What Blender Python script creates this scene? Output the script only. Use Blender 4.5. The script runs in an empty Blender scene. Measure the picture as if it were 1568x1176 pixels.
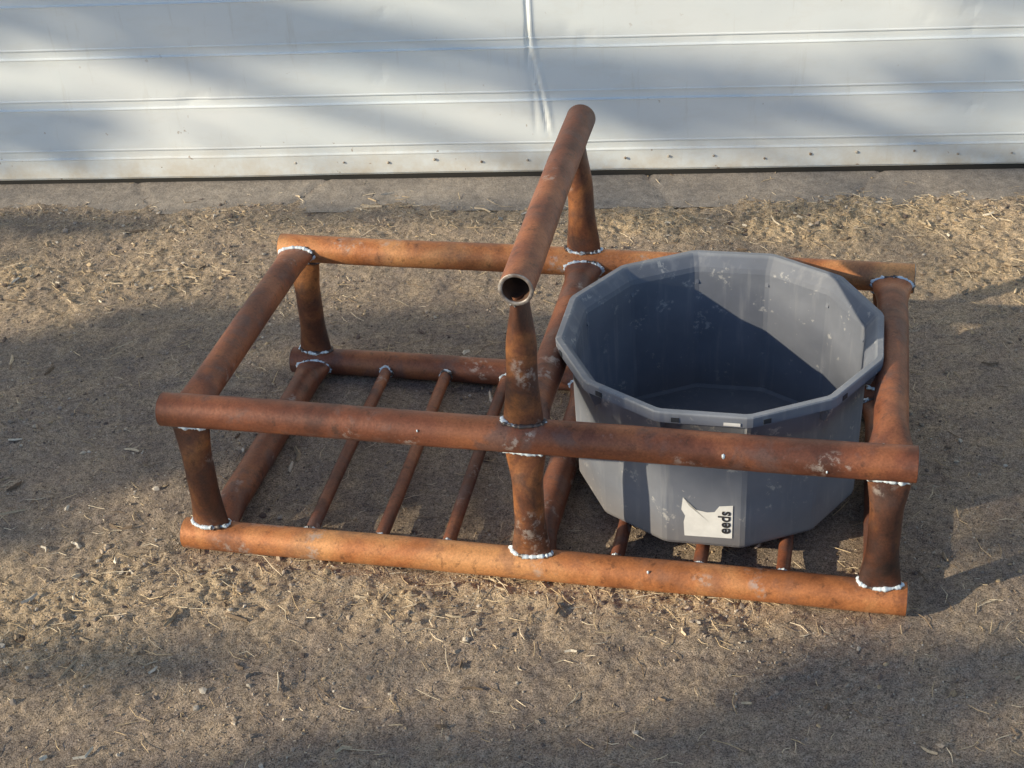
import bpy, math, numpy as np
from mathutils import Matrix, Vector
rng=np.random.default_rng(7)
sc=bpy.context.scene
sc.view_settings.view_transform='Standard'
sc.view_settings.look='None'
sc.view_settings.exposure=0

# ------------------------------------------------------------------ camera
C=np.array([1.1919,-2.0611,1.7867]);yaw,pit,rol=-.2486,.5704,-.0691
F=np.array([np.sin(yaw)*np.cos(pit),np.cos(yaw)*np.cos(pit),-np.sin(pit)])
r0=np.array([np.cos(yaw),-np.sin(yaw),0.]);u0=np.cross(r0,F)
r_=np.cos(rol)*r0+np.sin(rol)*u0;u_=-np.sin(rol)*r0+np.cos(rol)*u0
cd=bpy.data.cameras.new("camera");cam=bpy.data.objects.new("camera",cd);sc.collection.objects.link(cam)
M=Matrix(((r_[0],u_[0],-F[0],C[0]),(r_[1],u_[1],-F[1],C[1]),(r_[2],u_[2],-F[2],C[2]),(0,0,0,1)))
cam.matrix_world=M;cd.sensor_width=36;cd.lens=2279.1/1568*36;cd.clip_end=1000;cd.clip_start=.05
sc.camera=cam

# ------------------------------------------------------------------ light
AZ,EL=math.radians(31),math.radians(21)
S=np.array([-math.cos(AZ)*math.cos(EL),-math.sin(AZ)*math.cos(EL),math.sin(EL)])
w=bpy.data.worlds.new("World");sc.world=w;w.use_nodes=True
nt=w.node_tree;nt.nodes.clear()
o=nt.nodes.new('ShaderNodeOutputWorld');b=nt.nodes.new('ShaderNodeBackground');s=nt.nodes.new('ShaderNodeTexSky')
s.sky_type='NISHITA';s.sun_disc=False;s.sun_elevation=EL;s.sun_rotation=math.atan2(S[0],S[1])
s.air_density=1.0;s.dust_density=.3;s.ozone_density=1.8
b.inputs[1].default_value=.15
nt.links.new(s.outputs[0],b.inputs[0]);nt.links.new(b.outputs[0],o.inputs[0])
sd=bpy.data.lights.new("sun","SUN");sd.energy=5;sd.angle=math.radians(.55);sd.color=(1,.86,.62)
so=bpy.data.objects.new("sun",sd);sc.collection.objects.link(so)
so.rotation_euler=Vector(S).to_track_quat('Z','Y').to_euler();so.location=(-6,-3,4)

# ------------------------------------------------------------------ helpers
def mesh_np(name,V,Fc,mat,parent=None,cols=None,smooth=False,attrs=None):
    V=np.asarray(V,np.float32);me=bpy.data.meshes.new(name)
    if isinstance(Fc,np.ndarray):
        k=Fc.shape[1];n=len(Fc)
        me.vertices.add(len(V));me.vertices.foreach_set('co',V.ravel())
        me.loops.add(n*k);me.loops.foreach_set('vertex_index',Fc.astype(np.int32).ravel())
        me.polygons.add(n);me.polygons.foreach_set('loop_start',np.arange(0,n*k,k,dtype=np.int32))
        me.update(calc_edges=True)
    else:
        me.from_pydata(V.tolist(),[],Fc)
    me.validate()
    me.polygons.foreach_set('use_smooth',np.full(len(me.polygons),smooth,bool))
    if cols is not None:
        a=me.attributes.new('Col','FLOAT_COLOR','POINT');c=np.ones((len(V),4),np.float32);c[:,:3]=cols;a.data.foreach_set('color',c.ravel())
    for k,v in (attrs or {}).items():
        a=me.attributes.new(k,'FLOAT','POINT');a.data.foreach_set('value',np.asarray(v,np.float32).ravel())
    if mat: me.materials.append(mat)
    ob=bpy.data.objects.new(name,me);sc.collection.objects.link(ob)
    if parent: ob.parent=parent
    return ob
def empty(name,loc=(0,0,0)):
    e=bpy.data.objects.new(name,None);sc.collection.objects.link(e);e.empty_display_size=.1;return e
LAT=rng.random((257,257))
def vnoise(x,y):
    xi=np.floor(x).astype(int);yi=np.floor(y).astype(int);fx=x-xi;fy=y-yi
    fx=fx*fx*(3-2*fx);fy=fy*fy*(3-2*fy);a=LAT[xi%256,yi%256];b=LAT[(xi+1)%256,yi%256];c=LAT[xi%256,(yi+1)%256];d=LAT[(xi+1)%256,(yi+1)%256]
    return (a*(1-fx)+b*fx)*(1-fy)+(c*(1-fx)+d*fx)*fy-.5
def sst(a,b,x):
    t=np.clip((x-a)/(b-a),0,1);return t*t*(3-2*t)

class NT:
    def __init__(s,name):
        s.m=bpy.data.materials.new(name);s.m.use_nodes=True;s.t=s.m.node_tree;s.t.nodes.clear()
        s.out=s.t.nodes.new('ShaderNodeOutputMaterial');s.bs=s.t.nodes.new('ShaderNodeBsdfPrincipled');s.t.links.new(s.bs.outputs[0],s.out.inputs[0])
        s.tc=s.t.nodes.new('ShaderNodeTexCoord')
    def L(s,a,b): s.t.links.new(a,b)
    def mapping(s,scale):
        n=s.t.nodes.new('ShaderNodeMapping');n.inputs['Scale'].default_value=scale;s.L(s.tc.outputs['Object'],n.inputs[0]);return n.outputs[0]
    def noise(s,scale,detail=4,rough=.6,vec=None,dist=0):
        n=s.t.nodes.new('ShaderNodeTexNoise');n.inputs['Scale'].default_value=scale;n.inputs['Detail'].default_value=detail;n.inputs['Roughness'].default_value=rough;n.inputs['Distortion'].default_value=dist
        s.L(vec or s.tc.outputs['Object'],n.inputs['Vector']);return n.outputs['Fac']
    def vor(s,scale,feature='F1',vec=None):
        n=s.t.nodes.new('ShaderNodeTexVoronoi');n.feature=feature;n.inputs['Scale'].default_value=scale;s.L(vec or s.tc.outputs['Object'],n.inputs['Vector']);return n
    def ramp(s,fac,stops):
        n=s.t.nodes.new('ShaderNodeValToRGB');e=n.color_ramp.elements
        while len(e)<len(stops): e.new(.5)
        for k,(p,c) in zip(e,stops):
            k.position=p;k.color=(c,c,c,1) if not isinstance(c,tuple) else (*c,1)
        s.L(fac,n.inputs[0]);return n.outputs[0]
    def mix(s,fac,a,b,mode='MIX'):
        n=s.t.nodes.new('ShaderNodeMix');n.data_type='RGBA';n.blend_type=mode
        for v,i in ((fac,n.inputs[0]),(a,n.inputs[6]),(b,n.inputs[7])):
            if hasattr(v,'links'): s.L(v,i)
            elif isinstance(v,tuple): i.default_value=(*v,1)
            else: i.default_value=v
        return n.outputs[2]
    def math(s,op,a,b=0.):
        n=s.t.nodes.new('ShaderNodeMath');n.operation=op
        for v,i in ((a,n.inputs[0]),(b,n.inputs[1])):
            if hasattr(v,'links'): s.L(v,i)
            else: i.default_value=v
        return n.outputs[0]
    def attr(s,name,out='Fac'):
        n=s.t.nodes.new('ShaderNodeAttribute');n.attribute_name=name;return n.outputs[out]
    def bump(s,h,strength,dist,prev=None):
        n=s.t.nodes.new('ShaderNodeBump');n.inputs['Strength'].default_value=strength;n.inputs['Distance'].default_value=dist;s.L(h,n.inputs['Height'])
        if prev: s.L(prev,n.inputs['Normal'])
        return n.outputs[0]
    def fin(s,col,rough=.6,metal=0.,normal=None,spec=.5):
        for v,k in ((col,'Base Color'),(rough,'Roughness'),(metal,'Metallic')):
            if hasattr(v,'links'): s.L(v,s.bs.inputs[k])
            elif isinstance(v,tuple): s.bs.inputs[k].default_value=(*v,1)
            else: s.bs.inputs[k].default_value=v
        s.bs.inputs['Specular IOR Level'].default_value=spec
        if normal: s.L(normal,s.bs.inputs['Normal'])
        return s.m

# ------------------------------------------------------------------ materials
g=NT("dirt");st=g.attr('straw')
n1=g.noise(2.2,4,.62);n2=g.noise(14,5,.7);n3=g.noise(90,4,.75);n4=g.noise(350,3,.75)
c=g.ramp(n1,[(.3,(.27,.22,.185)),(.55,(.37,.295,.24)),(.75,(.47,.37,.285))])
c=g.mix(g.ramp(n2,[(.40,0.),(.65,.8)]),c,(.54,.42,.30))
c=g.mix(g.math('MULTIPLY',st,.8),c,(.78,.59,.37))
c=g.mix(1.,c,g.ramp(n3,[(.25,.4),(.5,1.),(.75,1.35)]),'MULTIPLY')
c=g.mix(1.,c,g.ramp(n4,[(.32,.18),(.5,1.),(.70,1.6)]),'MULTIPLY')
v=g.vor(210);c=g.mix(g.math('MULTIPLY',g.ramp(v.outputs['Distance'],[(.12,1.),(.3,0.)]),g.ramp(g.noise(60,2),[(.5,0.),(.62,.8)])),c,(.64,.58,.50))
nb=g.bump(n3,.8,.006);nb=g.bump(n4,.9,.004,nb)
M_dirt=g.fin(c,.95,0,nb,.2)
g=NT("concrete");c=g.ramp(g.noise(5,5,.65),[(.3,(.30,.265,.235)),(.7,(.46,.40,.34))])
c=g.mix(1.,c,g.ramp(g.noise(35,5,.7),[(.3,.7),(.7,1.15)]),'MULTIPLY')
c=g.mix(1.,c,g.ramp(g.noise(250,3),[(.3,.65),(.7,1.25)]),'MULTIPLY')
M_conc=g.fin(c,.9,0,g.bump(g.noise(35,5,.7),.6,.006,g.bump(g.noise(250,3),.5,.002)),.2)
def colmat(name,rough=.85,var=.0):
    g=NT(name);c=g.attr('Col','Color');c=g.mix(1.,c,g.ramp(g.noise(300,2),[(.3,.75),(.7,1.2)]),'MULTIPLY');return g.fin(c,rough,0,None,.3)
M_grav=colmat("gravel_stone");M_straw=colmat("straw");M_chip=colmat("wood_chip")
def rustmat(name,a,b_,cc,grey=.35,patch=(.14,.10,.095),flash=(.54,.23,.07)):
    g=NT(name);heat=g.attr('heat')
    n=g.noise(5.5,6,.6,dist=.7);c=g.ramp(n,[(.34,a),(.49,b_),(.64,cc)])
    n2=g.noise(13,6,.62,dist=.3);c=g.mix(g.ramp(n2,[(.52,0.),(.62,grey)]),c,patch)
    c=g.mix(g.ramp(g.noise(44,4,.75),[(.30,.6),(.44,0.)]),c,(.05,.026,.018))
    c=g.mix(1.,c,g.ramp(g.noise(240,3,.7),[(.3,.78),(.7,1.2)]),'MULTIPLY')
    c=g.mix(g.math('MULTIPLY',g.ramp(g.noise(12,2,.5),[(.61,0.),(.67,1.)]),g.ramp(g.noise(50,5,.75),[(.5,0.),(.60,.6)])),c,(.50,.45,.42))
    hn=g.math('MULTIPLY',heat,g.ramp(g.noise(16,4,.6),[(.25,.5),(.6,1.)]))
    c=g.mix(g.ramp(hn,[(.10,0.),(.24,.5),(.36,.1)]),c,flash)
    c=g.mix(g.ramp(hn,[(.24,0.),(.60,.94)]),c,(.042,.026,.025))
    ro=g.ramp(n2,[(.3,.40),(.7,.60)])
    return g.fin(c,ro,.2,g.bump(g.noise(150,4,.7),.25,.002,g.bump(n2,.35,.004)),.5)
M_rust=rustmat("rusty_steel_brown",(.10,.040,.028),(.22,.078,.043),(.36,.135,.062),.7,(.15,.09,.08))
M_rust_o=rustmat("rusty_steel_orange",(.28,.10,.040),(.52,.20,.075),(.70,.34,.14),.5,(.24,.12,.08))
M_rust_d=rustmat("rusty_steel_scorched",(.045,.027,.024),(.15,.058,.033),(.42,.17,.060),.6,(.07,.045,.042))
g=NT("weld_bead");c=g.mix(g.ramp(g.noise(34,3,.6),[(.43,0.),(.48,1.)]),(.09,.07,.065),(.72,.82,.90));M_weld=g.fin(c,.4,.1,None,.6)
g=NT("pipe_bore");M_bore=g.fin(g.ramp(g.noise(40,4),[(.3,(.05,.03,.022)),(.7,(.14,.07,.04))]),.8)
g=NT("cut_pipe_edge");M_cut=g.fin(g.ramp(g.noise(60,3),[(.35,(.18,.15,.14)),(.65,(.48,.45,.43))]),.45,.4)
g=NT("grey_plastic");zz=g.t.nodes.new('ShaderNodeSeparateXYZ');g.L(g.tc.outputs['Object'],zz.inputs[0])
c=g.ramp(g.noise(6,4,.6),[(.3,(.19,.21,.26)),(.7,(.245,.265,.315))])
stk=g.noise(9,4,.6,g.mapping((5,5,.5)));c=g.mix(g.ramp(stk,[(.54,0.),(.74,.5)]),c,(.42,.43,.46))
c=g.mix(g.math('MULTIPLY',g.ramp(g.noise(22,4,.75),[(.59,0.),(.65,1.)]),g.ramp(g.noise(130,3),[(.45,0.),(.55,.7)])),c,(.60,.60,.60))
c=g.mix(g.ramp(zz.outputs[2],[(.05,.5),(.13,0.)]),c,(.27,.23,.20))
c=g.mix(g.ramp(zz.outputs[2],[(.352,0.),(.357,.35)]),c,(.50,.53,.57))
c=g.mix(1.,c,g.ramp(g.noise(3.5,5,.65),[(.35,.8),(.65,1.1)]),'MULTIPLY')
M_tub=g.fin(c,g.ramp(g.noise(30,4),[(.3,.45),(.7,.65)]),0,g.bump(g.noise(150,3),.12,.001),.35)
tr=g.t.nodes.new('ShaderNodeBsdfTranslucent');tr.inputs[0].default_value=(.22,.36,.6,1);mx=g.t.nodes.new('ShaderNodeMixShader');mx.inputs[0].default_value=.16
g.L(g.bs.outputs[0],mx.inputs[1]);g.L(tr.outputs[0],mx.inputs[2]);g.L(mx.outputs[0],g.out.inputs[0])
g=NT("label_paper");M_lab=g.fin(g.ramp(g.noise(40,4),[(.3,(.74,.74,.73)),(.7,(.87,.87,.86))]),.6)
g=NT("label_ink");M_ink=g.fin((.03,.03,.035),.6)
g=NT("dark_slot");M_dark=g.fin((.03,.035,.045),.7)
g=NT("painted_door_steel");zz=g.t.nodes.new('ShaderNodeSeparateXYZ');g.L(g.tc.outputs['Object'],zz.inputs[0]);Z=zz.outputs[2]
c=g.ramp(g.noise(1.6,4,.55),[(.3,(.80,.87,.91)),(.7,(.87,.91,.93))])
dst=g.noise(6,5,.7,g.mapping((1,1,2.5)));c=g.mix(g.ramp(dst,[(.5,0.),(.78,.22)]),c,(.66,.62,.54))
drp=g.noise(14,4,.7,g.mapping((2.2,2.2,.25)));c=g.mix(g.ramp(drp,[(.60,0.),(.74,.2)]),c,(.50,.46,.38))
c=g.mix(g.math('MULTIPLY',g.ramp(Z,[(.0,1.),(.12,0.)]),g.ramp(g.noise(13,5,.7),[(.35,.15),(.66,.85)])),c,(.60,.50,.36))
sp=g.math('MULTIPLY',g.ramp(g.noise(30,3,.5),[(.72,0.),(.75,.8)]),g.ramp(Z,[(.0,1.),(.3,.3)]))
c=g.mix(sp,c,(.30,.19,.11))
M_door=g.fin(c,.38,0,g.bump(g.noise(5,3,.5),.25,.006),.5)
g=NT("wall_siding_paint");M_wall=g.fin(g.ramp(g.noise(3,5),[(.3,(.42,.44,.45)),(.7,(.5,.51,.5))]),.5)
g=NT("rubber_seal");M_rub=g.fin((.025,.023,.02),.8)
g=NT("rusty_screw");M_scr=g.fin(g.ramp(g.noise(60,3),[(.4,(.24,.17,.12)),(.6,(.55,.50,.43))]),.6,.1)
g=NT("bark");M_bark=g.fin(g.ramp(g.noise(12,5),[(.3,(.07,.055,.04)),(.7,(.18,.14,.11))]),.9)
g=NT("foliage");M_leaf=g.fin(g.attr('Col','Color'),.6)

# ------------------------------------------------------------------ ground
D0=np.array([-1.23,1.52]);dd=np.array([.9925,.1228]);dd/=np.linalg.norm(dd);dn=np.array([dd[1],-dd[0]])
def ddist(x,y): return (x-D0[0])*dn[0]+(y-D0[1])*dn[1]
def strawm(x,y):
    d=ddist(x,y)
    b=sst(.12,.2,d)*(1-sst(.3,.5,d))*(.6+1.1*vnoise(x*3+9,y*5))
    f=np.exp(-((y+.13-.12*x)/.10)**2)*sst(-.6,0,x)*(1-sst(.9,1.4,x))*.8
    l=np.exp(-(((x+.75)/.45)**2+((y-.95)/.2)**2))*.7
    r=np.exp(-(((x-1.55)/.4)**2+((y-1.25)/.2)**2))*.7
    e=np.exp(-(((x+.15)/.3)**2+((y+.28)/.12)**2))*.6
    return np.clip((b+f+l+r+e)*(.8+1.3*vnoise(x*9,y*9+5)),0,1)
def gz(x,y):
    d=ddist(x,y);rough=.55+1.2*strawm(x,y)
    z=.012*vnoise(x*1.7,y*1.7)+.007*vnoise(x*6+3,y*6)+rough*(.007*vnoise(x*19,y*19)+.0068*vnoise(x*47,y*47+7)+.006*vnoise(x*110,y*110))
    z=z+.006*sst(.14,.24,d)*(1-sst(.3,.55,d))
    k=1-sst(.10,.26,d+.14*vnoise(x*5,y*5)+.06*vnoise(x*17,y*17))
    z=z*(1-k*.75)-.004*k
    ins=sst(-.08,.0,x)*(1-sst(1.35,1.43,x))*sst(-.07,0,y)*(1-sst(.64,.7,y))
    return np.where(ins>0,np.minimum(z,z*(1-ins)+(z*.6-.002)*ins),z)
def axis(a,b,st,far):
    m=np.arange(a,b,st);k=[];s=st;x=0
    while x<far: s*=1.18;x+=s;k.append(x)
    k=np.array(k);return np.concatenate([(a-k)[::-1],m,m[-1]+k])
X=axis(-1.5,2.0,.005,160);Y=axis(-.85,1.95,.005,160)
gx,gy=np.meshgrid(X,Y,indexing='ij');Zg=gz(gx,gy);nx,ny=gx.shape
I=np.arange(nx*ny).reshape(nx,ny);Q=np.stack([I[:-1,:-1],I[1:,:-1],I[1:,1:],I[:-1,1:]],-1).reshape(-1,4)
mesh_np("ground",np.stack([gx,gy,Zg],-1).reshape(-1,3),Q,M_dirt,smooth=True,attrs={'straw':strawm(gx,gy).ravel()})
u=np.linspace(-3,6,700);v_=np.linspace(-.1,.22,24);U,Vv=np.meshgrid(u,v_,indexing='ij')
crk=np.zeros_like(U)
for a,sl in ((.42,.5),(.98,-.35),(1.9,.3),(2.55,-.6),(3.4,.4)):
    crk+=np.exp(-((U-a-sl*Vv-.02*vnoise(Vv*30,U*0+a))/.006)**2)
amp=.1+.9*sst(.02,.08,Vv)
ap=np.stack([D0[0]+dd[0]*U+dn[0]*Vv,D0[1]+dd[1]*U+dn[1]*Vv,.001+amp*(.006*vnoise(U*5,Vv*9)+.003*vnoise(U*25,Vv*25))-.006*crk],-1).reshape(-1,3)
I=np.arange(U.size).reshape(U.shape);Q=np.stack([I[:-1,:-1],I[:-1,1:],I[1:,1:],I[1:,:-1]],-1).reshape(-1,4)[:,::-1]
mesh_np("concrete_apron",ap,Q,M_conc,smooth=True)

# gravel ---------------------------------------------------------------
t=(1+5**.5)/2
ico=np.array([(-1,t,0),(1,t,0),(-1,-t,0),(1,-t,0),(0,-1,t),(0,1,t),(0,-1,-t),(0,1,-t),(t,0,-1),(t,0,1),(-t,0,-1),(-t,0,1)],float)/math.sqrt(1+t*t)
icf=np.array([(0,11,5),(0,5,1),(0,1,7),(0,7,10),(0,10,11),(1,5,9),(5,11,4),(11,10,2),(10,7,6),(7,1,8),(3,9,4),(3,4,2),(3,2,6),(3,6,8),(3,8,9),(4,9,5),(2,4,11),(6,2,10),(8,6,7),(9,8,1)])
def rot_rand(n,flat=0):
    q=rng.normal(size=(n,4));q/=np.linalg.norm(q,axis=1)[:,None];a,b,c,d=q.T
    return np.stack([1-2*(c*c+d*d),2*(b*c-a*d),2*(b*d+a*c),2*(b*c+a*d),1-2*(b*b+d*d),2*(c*d-a*b),2*(b*d-a*c),2*(c*d+a*b),1-2*(b*b+c*c)],-1).reshape(n,3,3)
def scatter_pts(n,wfun):
    P=[];k=0
    while k<n:
        x=rng.uniform(-1.45,1.95,n*2);y=rng.uniform(-.8,1.9,n*2)
        keep=(rng.random(n*2)<wfun(x,y))&(ddist(x,y)>.005)
        P.append(np.stack([x[keep],y[keep]],-1));k+=keep.sum()
    return np.concatenate(P)[:n]
n=28000
P=scatter_pts(n,lambda x,y:np.clip(.25+.6*strawm(x,y)+.8*vnoise(x*5,y*5),0,1)*np.where(ddist(x,y)<.15,.3,1))
sz=.0010+.0012*rng.random(n)+.0055*rng.random(n)**20
Vp=ico[None]*(1+.28*rng.normal(size=(n,12,1)))*sz[:,None,None]*(rng.uniform(.6,1.3,(n,1,3)))
Vp=np.einsum('nij,nkj->nki',rot_rand(n),Vp)
Vp[:,:,2]*=.75;Vp[:,:,:2]+=P[:,None];Vp[:,:,2]+=(gz(P[:,0],P[:,1])+sz*.2)[:,None]
base=np.array([(.40,.33,.26),(.50,.40,.30),(.31,.26,.22),(.60,.53,.44),(.17,.13,.11),(.54,.41,.26)])[rng.integers(0,6,n)]*rng.uniform(.75,1.2,(n,1))
mesh_np("gravel",Vp.reshape(-1,3),(icf[None]+12*np.arange(n)[:,None,None]).reshape(-1,3),M_grav,cols=np.repeat(base,12,0))
def strips(name,n,wf,l0,l1,w0,w1,th,mat,pal,tilt=.12):
    P=scatter_pts(n,wf);L=rng.uniform(l0,l1,n)*rng.random(n)**.6;W=rng.uniform(w0,w1,n);a=rng.uniform(0,2*math.pi,n);ti=rng.normal(0,tilt,n)
    ta=np.stack([np.cos(a)*np.cos(ti),np.sin(a)*np.cos(ti),np.sin(ti)],-1);si=np.stack([-np.sin(a),np.cos(a),rng.normal(0,.25,n)],-1)
    bend=rng.normal(0,.12,n)
    ctr=np.stack([P[:,0],P[:,1],gz(P[:,0],P[:,1])+.002+np.abs(ti)*L*.35],-1)
    Vs=[]
    for s_,k in ((-1,0.),(0,1.),(1,0.)):
        q=ctr+ta*(s_*L/2)[:,None]+si*(bend*L*k)[:,None]
        ww=W*(1 if s_==0 else .6)
        for (p,r) in ((-1,0),(0,1),(1,0)):
            Vs.append(q+si*(p*ww/2)[:,None]+np.array([0,0,1])*(r*th))
    Vs=np.stack(Vs,1);f=[]
    for s_ in (0,3):
        for k in (0,1): f.append((s_+k,s_+k+1,s_+k+4,s_+k+3))
    f=np.array(f);col=np.array(pal)[rng.integers(0,len(pal),n)]*rng.uniform(.8,1.15,(n,1))
    mesh_np(name,Vs.reshape(-1,3),(f[None]+9*np.arange(n)[:,None,None]).reshape(-1,4),mat,cols=np.repeat(col,9,0))
strips("straw_litter",5600,lambda x,y:np.clip(.10+.9*strawm(x,y),0,1),.006,.065,.0008,.0022,.0008,M_straw,[(.74,.58,.37),(.58,.44,.27),(.82,.69,.50),(.28,.20,.13)])
strips("wood_chips",300,lambda x,y:np.clip(.15+.5*strawm(x,y)+.5*np.exp(-((x+.3)**2+(y+.2)**2)/.15),0,1),.015,.06,.003,.011,.0035,M_chip,[(.62,.50,.35),(.44,.34,.23),(.76,.67,.54),(.22,.16,.11)],.06)

# ------------------------------------------------------------------ pipe rack
rack=empty("welded_pipe_rack")
def unit(v): v=np.array(v,float);return v/np.linalg.norm(v)
def pipe(name,p0,p1,r,A=None,e0='r',e1='r',mat=None,open0=False,open1=False,heat=(0,0),fl=.085,mids=()):
    p0=np.array(p0,float);p1=np.array(p1,float);T=p1-p0;Ln=np.linalg.norm(T);T/=Ln
    if A is None: A=np.cross(T,(0,0,1)) if abs(T[2])<.9 else (1,0,0)
    A=unit(np.array(A,float)-T*np.dot(A,T));B=np.cross(T,A)
    nr=max(14,int(Ln/.012));ns=36;th=np.linspace(0,2*math.pi,ns,endpoint=False)
    V=[];H=[];sd=rng.uniform(0,100)
    def sect(s):
        w0=1-sst(0,fl,s) if e0!='r' else 0;w1=1-sst(0,fl,Ln-s) if e1!='r' else 0
        a=b=1.
        for wt,e in ((w0,e0),(w1,e1)):
            if e=='f': a+=.34*wt;b-=.5*wt
            if e=='g': a-=.5*wt;b+=.34*wt
        return a*r,b*r
    for i in range(nr+1):
        s=Ln*i/nr;a,b=sect(s)
        nz=1+.02*np.array([vnoise(np.array([sd+s*14]),np.array([sd+2*math.cos(q)+2]))[0]+.6*vnoise(np.array([sd+s*40]),np.array([sd+4*math.sin(q)+9]))[0] for q in th])
        off=p0+T*s+(A*.0016*math.sin(s*7+sd)+B*.0014*math.cos(s*9+sd))*(1 if Ln>.5 else .4)
        for q,k in zip(th,nz): V.append(off+A*a*k*math.cos(q)+B*b*k*math.sin(q))
        h=heat[0]*math.exp(-(s/.055)**2)+heat[1]*math.exp(-((Ln-s)/.055)**2)
        for m in mids: h+=math.exp(-((s-m)/.06)**2)*.8
        H+= [min(1,h)]*ns
    Fq=[]
    for i in range(nr):
        for j in range(ns):
            k=(j+1)%ns;Fq.append((i*ns+j,i*ns+k,(i+1)*ns+k,(i+1)*ns+j))
    ob=mesh_np(name,V,Fq,mat or M_rust,rack,smooth=True,attrs={'heat':H})
    for op,pe,dr,e_s in ((open0,p0,T,0),(open1,p1,-T,Ln)):
        if not op: continue
        a,b=sect(e_s);pe=p0+T*e_s+(A*.0016*math.sin(e_s*7+sd)+B*.0014*math.cos(e_s*9+sd))*(1 if Ln>.5 else .4)
        V2=[];F2=[];prof=[(1.005,-.0006),(.97,-.0018),(.80,-.0018),(.77,.0),(.77,.12)]
        for (k,dz) in prof:
            for q in th: V2.append(pe+dr*dz+(A*a*math.cos(q)+B*b*math.sin(q))*k)
        for i in range(len(prof)-1):
            for j in range(ns):
                k=(j+1)%ns;F2.append((i*ns+j,i*ns+k,(i+1)*ns+k,(i+1)*ns+j))
        F2.append(tuple(range((len(prof)-1)*ns,len(prof)*ns)))
        e=mesh_np(name+"_end",V2,F2,M_cut,rack,smooth=True);e.data.materials.append(M_bore)
        for i,pl in enumerate(e.data.polygons):
            pl.material_index=0 if i<3*ns else 1
    return ob
def weld(name,J,R,P_,a,b,rr,wd=.0032):
    R=unit(R);P_=unit(P_);Qv=np.cross(P_,R);J=np.array(J,float);n=96;m=8;V=[];Fq=[]
    pts=[]
    for i in range(n):
        q=2*math.pi*i/n;y=b*math.sin(q);pts.append(J+R*a*math.cos(q)+Qv*y+P_*(math.sqrt(max(rr*rr-y*y,1e-6))+.001+.0010*math.sin(3*q+a*999)))
    pts=np.array(pts);ph=rng.uniform(0,9);nz=rng.normal(size=n);nz=(nz+np.roll(nz,1)+np.roll(nz,2))/2
    for i in range(n):
        t=unit(pts[(i+1)%n]-pts[i-1]);nn=unit(np.cross(t,P_));bb=np.cross(nn,t)
        ra=wd*(1+.1*math.sin(i*2*math.pi/n*30+ph)+.28*nz[i]);ra=max(ra,.0015)
        for j in range(m):
            g_=2*math.pi*j/m;V.append(pts[i]+nn*ra*1.2*math.cos(g_)+bb*ra*math.sin(g_))
    for i in range(n):
        for j in range(m):
            Fq.append((i*m+j,i*m+(j+1)%m,((i+1)%n)*m+(j+1)%m,((i+1)%n)*m+j))
    mesh_np(name,V,Fq,M_weld,rack,smooth=True)
D=.6366;zt=.317;zb=.030;R=.0305;xl,xm,xr=.0573,.684,1.303
sx,sy,sz_=(1,0,0),(0,1,0),(0,0,1)
pipe("top_rail_front",(.0095,0,zt),(1.3442,0,zt),R+.0005,open0=True,open1=True,mids=(xm,),heat=(.5,.9))
pipe("bottom_rail_front",(0,0,zb),(1.35,0,zb),R-.001,mat=M_rust_o,open0=True,open1=True,mids=(xm,),heat=(.25,.8))
pipe("top_rail_back",(.012,D,zt),(1.345,D,zt),R-.001,mat=M_rust_o,open0=True,open1=True,mids=(xm,),heat=(.8,1))
pipe("bottom_rail_back",(.0,D,zb),(1.35,D,zb),R-.001,open0=True,open1=True,mids=(xm,),heat=(.5,.5))
g_=R*.72
i=0
for x,nm in ((xl,"left"),(xm,"middle"),(xr,"right")):
    for y,fb in ((0,"front"),(D,"back")):
        pipe(f"post_{nm}_{fb}",(x,y,zt-g_),(x,y,zb+g_),.0275,A=sx,e0='f',e1='f',mat=M_rust_d,heat=(1,1))
        weld(f"weld_{i}",(x,y,zt),sx,(0,0,-1),.0365,.014,R);i+=1
        weld(f"weld_{i}",(x,y,zb),sx,(0,0,1),.0365,.014,R,.0038);i+=1
    for z,tb in ((zt,"top"),(zb,"bottom")):
        pipe(f"side_{tb}_{nm}",(x,g_,z),(x,D-g_,z),.0295,A=sx,e0='f',e1='f',mat=M_rust,heat=(.3,.9))
        weld(f"weld_{i}",(x,0,z),sx,sy,.039,.015,R,.0022);i+=1
        weld(f"weld_{i}",(x,D,z),sx,(0,-1,0),.039,.015,R,.0038);i+=1
hz=.612
pipe("handle_bar",(.6865,-.008,hz),(.6726,.6968,hz),.0295,mat=M_rust,open0=True,open1=True,heat=(.5,.4))
pipe("handle_post_front",(xm,.03,hz-g_),(xm,0,zt+g_),.0265,A=sx,e0='g',e1='f',mat=M_rust_d,heat=(1,1),fl=.11)
pipe("handle_post_back",(.674,D+.01,hz-g_),(xm-.004,D,zt+g_),.0265,A=sx,e0='g',e1='f',mat=M_rust_d,heat=(1,1),fl=.11)
weld("weld_50",(xm,0,zt),sx,sz_,.0365,.014,R,.004);weld("weld_51",(xm-.004,D,zt),sx,sz_,.0365,.014,R)
weld("weld_52",(xm,.03,hz),sy,(0,0,-1),.035,.013,R-.001);weld("weld_53",(.674,D+.01,hz),sy,(0,0,-1),.035,.013,R-.001)
for j,(x0,x1) in enumerate(((.243,.228),(.382,.366),(.514,.502),(.835,.835),(.985,.985),(1.135,1.135))):
    pipe(f"rod_{j}",(x0,.024,.031),(x1,D-.026,.031),.0128,mat=M_rust,heat=(0,0))
    for yy,xx in ((.0,x0),(D,x1)):
        d_=1 if yy==0 else -1
        weld(f"rod_weld_{j}_{'f' if d_>0 else 'b'}",(xx,yy,.031),sx,(0,d_,0),.0125,.0125,R+.0005,.0028)
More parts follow.
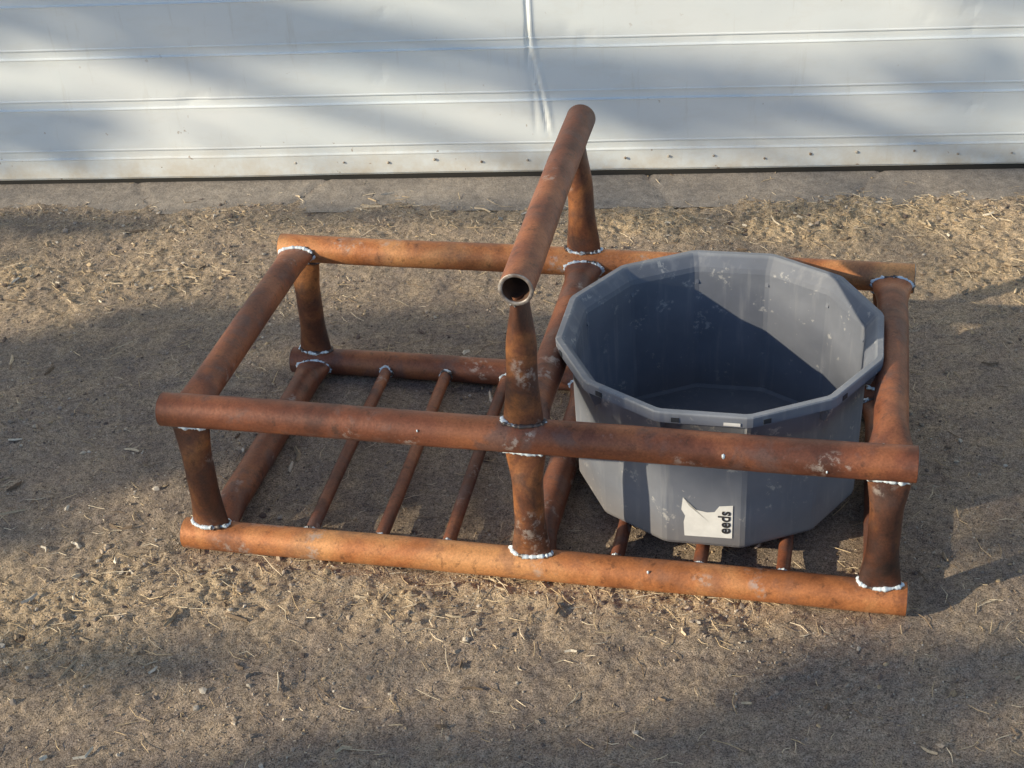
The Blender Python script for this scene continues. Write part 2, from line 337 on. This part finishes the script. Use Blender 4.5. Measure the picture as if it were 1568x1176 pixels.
for (x,y,z,s_) in ((1.03,-.029,.325,.006),(.85,-.03,.32,.003),(.50,-.028,.33,.003),(1.2,-.03,.31,.003),(.9,-.02,.052,.004),(.3,-.02,.05,.003)):
    q=ico*s_*np.array([.6,.5,1.1])+np.array([x,y,z]);mesh_np("weld_spatter",q,icf,M_weld,rack,smooth=True)

# ------------------------------------------------------------------ tub
tub=empty("plastic_tub");TC=np.array([.9885,.3405]);PH=1.832
def ringpts(Rr,z):
    o=[]
    for i in range(12):
        for s_ in (1,-1):
            t=PH-i*math.pi/6+s_*math.radians(1.0);o.append((TC[0]+Rr*math.cos(t),TC[1]+Rr*math.sin(t),z))
    return o
def loft(name,prof,mat,capend=False,capstart=False):
    V=[];Fq=[];ns=24
    for Rr,z in prof: V+=ringpts(Rr,z)
    for i in range(len(prof)-1):
        for j in range(ns): k=(j+1)%ns;Fq.append((i*ns+j,i*ns+k,(i+1)*ns+k,(i+1)*ns+j))
    if capend: Fq.append(tuple(range((len(prof)-1)*ns,len(prof)*ns)))
    if capstart: Fq.append(tuple(range(ns))[::-1])
    return mesh_np(name,V,Fq,mat,tub)
body=loft("body",[(.260,.044),(.270,.047),(.2725,.053),(.2785,.326),(.290,.331),(.3025,.334),(.3065,.336),(.3070,.355),(.3055,.3575),(.2955,.3575),(.2925,.355),(.2765,.335),(.2735,.325),(.2660,.060),(.260,.054)],M_tub,capend=True,capstart=True)
def tp(i,fr,Rr,z):
    a=PH-i*math.pi/6;b=PH-(i+1)*math.pi/6
    return np.array([TC[0]+Rr*((1-fr)*math.cos(a)+fr*math.cos(b)),TC[1]+Rr*((1-fr)*math.sin(a)+fr*math.sin(b)),z])
def wallR(z): return .2725+(z-.053)/(.326-.053)*.006
for i in range(12):
    mid=PH-(i+.5)*math.pi/6;nrm=np.array([math.cos(mid),math.sin(mid),0]);tan=np.array([math.sin(mid),-math.cos(mid),0])
    c0=tp(i,.80,.3072,.343)
    V=[c0+tan*a*.007+np.array([0,0,b*.0045])+nrm*(n_*.0022) for n_ in (0,1) for a,b in ((-1,-1),(1,-1),(1,1),(-1,1))]
    mesh_np("rim_slot",V,[(0,1,2,3),(4,7,6,5),(0,4,5,1),(1,5,6,2),(2,6,7,3),(3,7,4,0)],M_dark,tub)
    a=PH-i*math.pi/6;nr_=np.array([math.cos(a),math.sin(a),0]);ta=np.array([-math.sin(a),math.cos(a),0])
    V=[]
    for z,rr in ((.300,wallR(.3)+.012),(.3375,.3045)):
        for s1,s2 in ((-1,-1),(1,-1),(1,1),(-1,1)):
            V.append(np.array([TC[0],TC[1],z])+nr_*(rr-(0.02 if s2<0 else 0))+ta*s1*.0035)
    mesh_np("rim_rib",V,[(0,1,2,3),(4,7,6,5),(0,4,5,1),(1,5,6,2),(2,6,7,3),(3,7,4,0)],M_tub,tub)
i=6
def lp(fr,z,off=.0028):
    mid=PH-(i+.5)*math.pi/6;nrm=np.array([math.cos(mid),math.sin(mid),0]);return tp(i,fr,wallR(z),z)+nrm*off
out=[(.13,.070),(.74,.068),(.75,.10),(.73,.114),(.78,.128),(.76,.156),(.73,.150),(.68,.138),(.60,.130),(.45,.126),(.36,.128),(.30,.142),(.13,.146)]
V=[lp(a,b) for a,b in out]+[lp(.4,.1)]
mesh_np("label",V,[(len(out),(j+1)%len(out),j) for j in range(len(out))],M_lab,tub)
tx=bpy.data.curves.new("t","FONT");tx.body="eeds";tx.size=.031;tx.offset=.0007;to=bpy.data.objects.new("t",tx);sc.collection.objects.link(to)
bpy.context.view_layer.update();me=bpy.data.meshes.new_from_object(to.evaluated_get(bpy.context.evaluated_depsgraph_get()));bpy.data.objects.remove(to)
co=np.array([v.co[:] for v in me.vertices]);mid=PH-(i+.5)*math.pi/6;tg=np.array([math.sin(mid),-math.cos(mid),0])
up=unit(lp(.5,.2,0)-lp(.5,.1,0))
# lettering runs up the right-hand edge of the torn label
o0=lp(.16,.080,.0038)
W=np.array([o0+tg*y_+up*x_*0.92 for x_,y_,_ in co])
for kk,v in enumerate(me.vertices): v.co=W[kk]
me.materials.clear();me.materials.append(M_ink);to=bpy.data.objects.new("label_text",me);sc.collection.objects.link(to);to.parent=tub
V=[tp(6,a,.3072,b)+np.array([0,-.0028,0]) for a,b in ((.1,.3395),(.28,.3395),(.28,.346),(.1,.346))];mesh_np("small_label",V,[(3,2,1,0)],M_lab,tub)

# ------------------------------------------------------------------ door
door=empty("garage_door")
per=.1505;z0=.072
prof=[(0.0,0.0),(.012,0.0),(.0125,.005),(z0-.012,.005)]
kz=z0
while kz<4.0:
    prof+=[(kz-.0045,.005),(kz-.0025,.0072),(kz-.0008,.0072),(kz+.0018,.0010),(kz+.012,.0015),(kz+.0225,.0015),(kz+.0235,.0055),(kz+.0265,.006),(kz+.029,.0045)]
    for q in (.05,.08,.11,.13): prof.append((kz+q,.0045))
    kz+=per
prof=[p for p in prof if p[0]<4.0]+[(4.0,.003)]
U=np.concatenate([np.arange(-1.6,-.2,.05),np.arange(-.2,1.45,.02),np.arange(1.45,1.75,.004),np.arange(1.75,3.3,.02),np.arange(3.3,3.95,.05)])
pz=np.array([p[0] for p in prof]);po=np.array([p[1] for p in prof])
UU,ZZ=np.meshgrid(U,pz,indexing='ij');OO=np.repeat(po[None],len(U),0).copy()
OO+=.008*vnoise(UU*1.6+4,ZZ*3)+.003*vnoise(UU*6,ZZ*8+3)
cr=1.583+.006*vnoise(ZZ*9,ZZ*0+3)
OO+=-.004*np.exp(-((UU-cr)/.005)**2)*sst(.30,.36,ZZ)+.003*np.exp(-((UU-cr-.010)/.006)**2)*sst(.30,.36,ZZ)
m2=sst(.10,.2,ZZ)*(1-sst(.38,.44,ZZ));sp=(.41-ZZ)*.17
OO+=m2*(-.0045*np.exp(-((UU-cr-sp)/.006)**2)+.003*np.exp(-((UU-cr-sp-.012)/.008)**2)-.002*np.exp(-((UU-cr-sp*.3)/.008)**2))
for _ in range(26):
    a=rng.uniform(-.1,3.0);zc=rng.uniform(.1,.6);OO-=rng.uniform(.001,.0025)*np.exp(-(((UU-a)/.02)**2+((ZZ-zc)/.016)**2))
V=np.stack([D0[0]+dd[0]*UU+dn[0]*OO,D0[1]+dd[1]*UU+dn[1]*OO,ZZ+.006],-1).reshape(-1,3)
I=np.arange(UU.size).reshape(UU.shape);Q=np.stack([I[:-1,:-1],I[1:,:-1],I[1:,1:],I[:-1,1:]],-1).reshape(-1,4)
mesh_np("panels",V,Q,M_door,door,smooth=False)
def dbox(name,s0,s1,o0,o1,z0_,z1,mat,par):
    V=[]
    for z in (z0_,z1):
        for s_,o_ in ((s0,o0),(s1,o0),(s1,o1),(s0,o1)): V.append((D0[0]+dd[0]*s_+dn[0]*o_,D0[1]+dd[1]*s_+dn[1]*o_,z))
    return mesh_np(name,V,[(0,1,2,3),(4,7,6,5),(0,4,5,1),(1,5,6,2),(2,6,7,3),(3,7,4,0)],mat,par)
dbox("bottom_seal",-1.6,3.9,-.05,.006,-.02,.0125,M_rub,door)
Vs=[];Fs=[]
for s_ in np.arange(-1.5,3.8,.132):
    s2=s_+.03+rng.normal(0,.006);zc2=.050+rng.normal(0,.004);b_=len(Vs);rs=rng.uniform(.0032,.0048)
    for q in ico: Vs.append((D0[0]+dd[0]*(s2+q[0]*rs)+dn[0]*(.0052+q[1]*.0022),D0[1]+dd[1]*(s2+q[0]*rs)+dn[1]*(.0052+q[1]*.0022),zc2+q[2]*rs))
    Fs+=[tuple(int(a)+b_ for a in f) for f in icf]
mesh_np("screws",Vs,Fs,M_scr,door,smooth=True)
bld=empty("metal_shop_building")
def ribbed(name,s0,s1,z0_,z1,off):
    s_=np.arange(s0,s1+.001,.05);o_=off+.02*(np.arange(len(s_))%4<2);V=[];Fq=[]
    for a,b in zip(s_,o_):
        for z in (z0_,z1): V.append((D0[0]+dd[0]*a+dn[0]*b,D0[1]+dd[1]*a+dn[1]*b,z))
    for j in range(len(s_)-1): Fq.append((2*j,2*j+2,2*j+3,2*j+1))
    mesh_np(name,V,Fq,M_wall,bld)
ribbed("wall_left",-7,-1.7,-.02,6,.06);ribbed("wall_right",4.0,9,-.02,6,.06);ribbed("wall_above_door",-1.7,4.0,4.1,6,.06)
dbox("jamb_left",-1.7,-1.58,-.1,.1,-.02,4.1,M_wall,bld);dbox("jamb_right",3.88,4.0,-.1,.1,-.02,4.1,M_wall,bld);dbox("header",-1.58,3.88,-.1,.1,3.98,4.1,M_wall,bld)
dbox("roof",-7.2,9.2,-8,.3,6.0,6.15,M_wall,bld);dbox("side_wall_left",-7,-6.9,-8,.03,-.02,6,M_wall,bld);dbox("side_wall_right",8.9,9,-8,.03,-.02,6,M_wall,bld)

# ------------------------------------------------------------------ tree in the low sun (shades the yard)
tree=empty("tree")
Dist=8.7;hv=np.array([-math.sin(AZ),math.cos(AZ)]);av=np.array([math.cos(AZ),math.sin(AZ)])
GB=[(-.42,.42,.55,.32,.05,1),(.28,.42,.45,.30,0,1),(.55,.85,.55,.12,.1,.9),(-.3,.78,.3,.12,0,.7),(-1.0,1.27,.40,.05,.1,1),(1.50,.50,.16,.17,.1,1),(1.56,.22,.12,.05,0,1),
    (1.42,-.15,.34,.08,.25,1),(1.12,-.44,.48,.12,.1,1),(.64,-.46,.30,.08,.2,1),(-.10,-.34,.36,.035,.12,1),(.4,-.29,.3,.022,.15,.7),(1.15,1.0,.3,.05,.1,.6),(.3,1.47,.9,.03,.1,.5),(.0,-.62,.5,.05,0,.8),(-.35,.05,.12,.12,0,.8)]
DB=[(-.45,.45,.36,.09,.9),(-1.1,.14,.26,.10,.95),(.78,.20,.34,.09,.9),(1.5,.27,.24,.08,.85),(1.6,.5,.2,.05,.5),(-1.2,.5,.10,.07,.7)]
TE=math.tan(EL)
N=38000;h=rng.uniform(-2.6,3.2,N);zz_=rng.uniform(7.3*TE,7.3*TE+2.4,N);dep=rng.normal(0,.35,N)
Pw=np.stack([hv[0]*h-av[0]*(Dist+dep),hv[1]*h-av[1]*(Dist+dep),zz_+dep*TE],-1)
G=Pw-S*(Pw[:,2]/S[2])[:,None]
dG=ddist(G[:,0],G[:,1]);k_=dG/np.dot(S[:2],dn)
beyond=dG<0
Dp=G-S*k_[:,None]
den=np.zeros(N)
for x,y,rx,ry,an,s_ in GB:
    X_=(G[:,0]-x)*math.cos(an)+(G[:,1]-y)*math.sin(an);Y_=-(G[:,0]-x)*math.sin(an)+(G[:,1]-y)*math.cos(an)
    q=(X_/rx)**2+(Y_/ry)**2+1.2*vnoise(G[:,0]*4,G[:,1]*7);den=np.maximum(den,s_*(1-sst(.75,1.35,q)))
# keep a gap in the crown where the sun reaches the inside of the tub
gap=np.exp(-(((G[:,0]-1.83)/.24)**2+((G[:,1]-.82)/.30)**2)*1.2);den*=(1-sst(.25,.6,gap))
dn2=np.zeros(N)
for x,z,rx,rz,s_ in DB:
    q=((Dp[:,0]-x)/rx)**2+((Dp[:,2]-z)/rz)**2+1.0*vnoise(Dp[:,0]*5,Dp[:,2]*9);dn2=np.maximum(dn2,s_*(1-sst(.7,1.5,q)))
den=np.where(beyond,dn2,den);den=np.where(beyond&(Dp[:,2]>.75),.4*(vnoise(h*3,zz_*4)>0),den)
den=np.where((np.abs(h-.5)>2.0),.4*(vnoise(h*3,zz_*4)>-.1),den)
keep=rng.random(N)<den+.003;Pk=Pw[keep];n=len(Pk)
quad=np.array([(-1,-.5,0),(0,-.75,.1),(1,0,0),(0,.75,.1),(-1,.5,0)])*.035
Vq=np.einsum('nij,kj->nki',rot_rand(n),quad)*rng.uniform(.7,1.3,(n,1,1))+Pk[:,None]
col=np.array([(.06,.08,.02),(.10,.09,.03),(.05,.07,.02)])[rng.integers(0,3,n)]
mesh_np("crown",Vq.reshape(-1,3),np.arange(n*5).reshape(n,5),M_leaf,tree,cols=np.repeat(col,5,0))
def limb(name,pts,rad):
    V=[];Fq=[];pts=np.array(pts,float);ns=8
    for i,(p,r) in enumerate(zip(pts,rad)):
        t=unit(pts[min(i+1,len(pts)-1)]-pts[max(i-1,0)]);a=unit(np.cross(t,(.3,.9,.2)));b=np.cross(t,a)
        for j in range(ns): V.append(p+(a*math.cos(j*2*math.pi/ns)+b*math.sin(j*2*math.pi/ns))*r)
    for i in range(len(pts)-1):
        for j in range(ns): Fq.append((i*ns+j,i*ns+(j+1)%ns,(i+1)*ns+(j+1)%ns,(i+1)*ns+j))
    mesh_np(name,V,Fq,M_bark,tree,smooth=True)
b0=-av*(Dist+.3)+hv*2.6;zc=7.3*TE
limb("trunk",[(b0[0],b0[1],-.1),(b0[0]+.05,b0[1],1),(b0[0],b0[1]-.05,2.4),(b0[0]-.05,b0[1],4.2),(b0[0],b0[1],6)],[.22,.17,.15,.10,.04])
for j in range(12):
    ho=rng.uniform(-2.4,3.0);ze=zc+rng.uniform(.9,2.3);e=-av*(Dist+rng.normal(0,.3))+hv*ho;zs=zc+rng.uniform(.6,2.0);m=(b0+e)/2
    limb(f"limb_{j}",[(b0[0],b0[1],zs),(m[0],m[1],(zs+ze)/2+.15),(e[0],e[1],ze)],[.04,.015,.004])
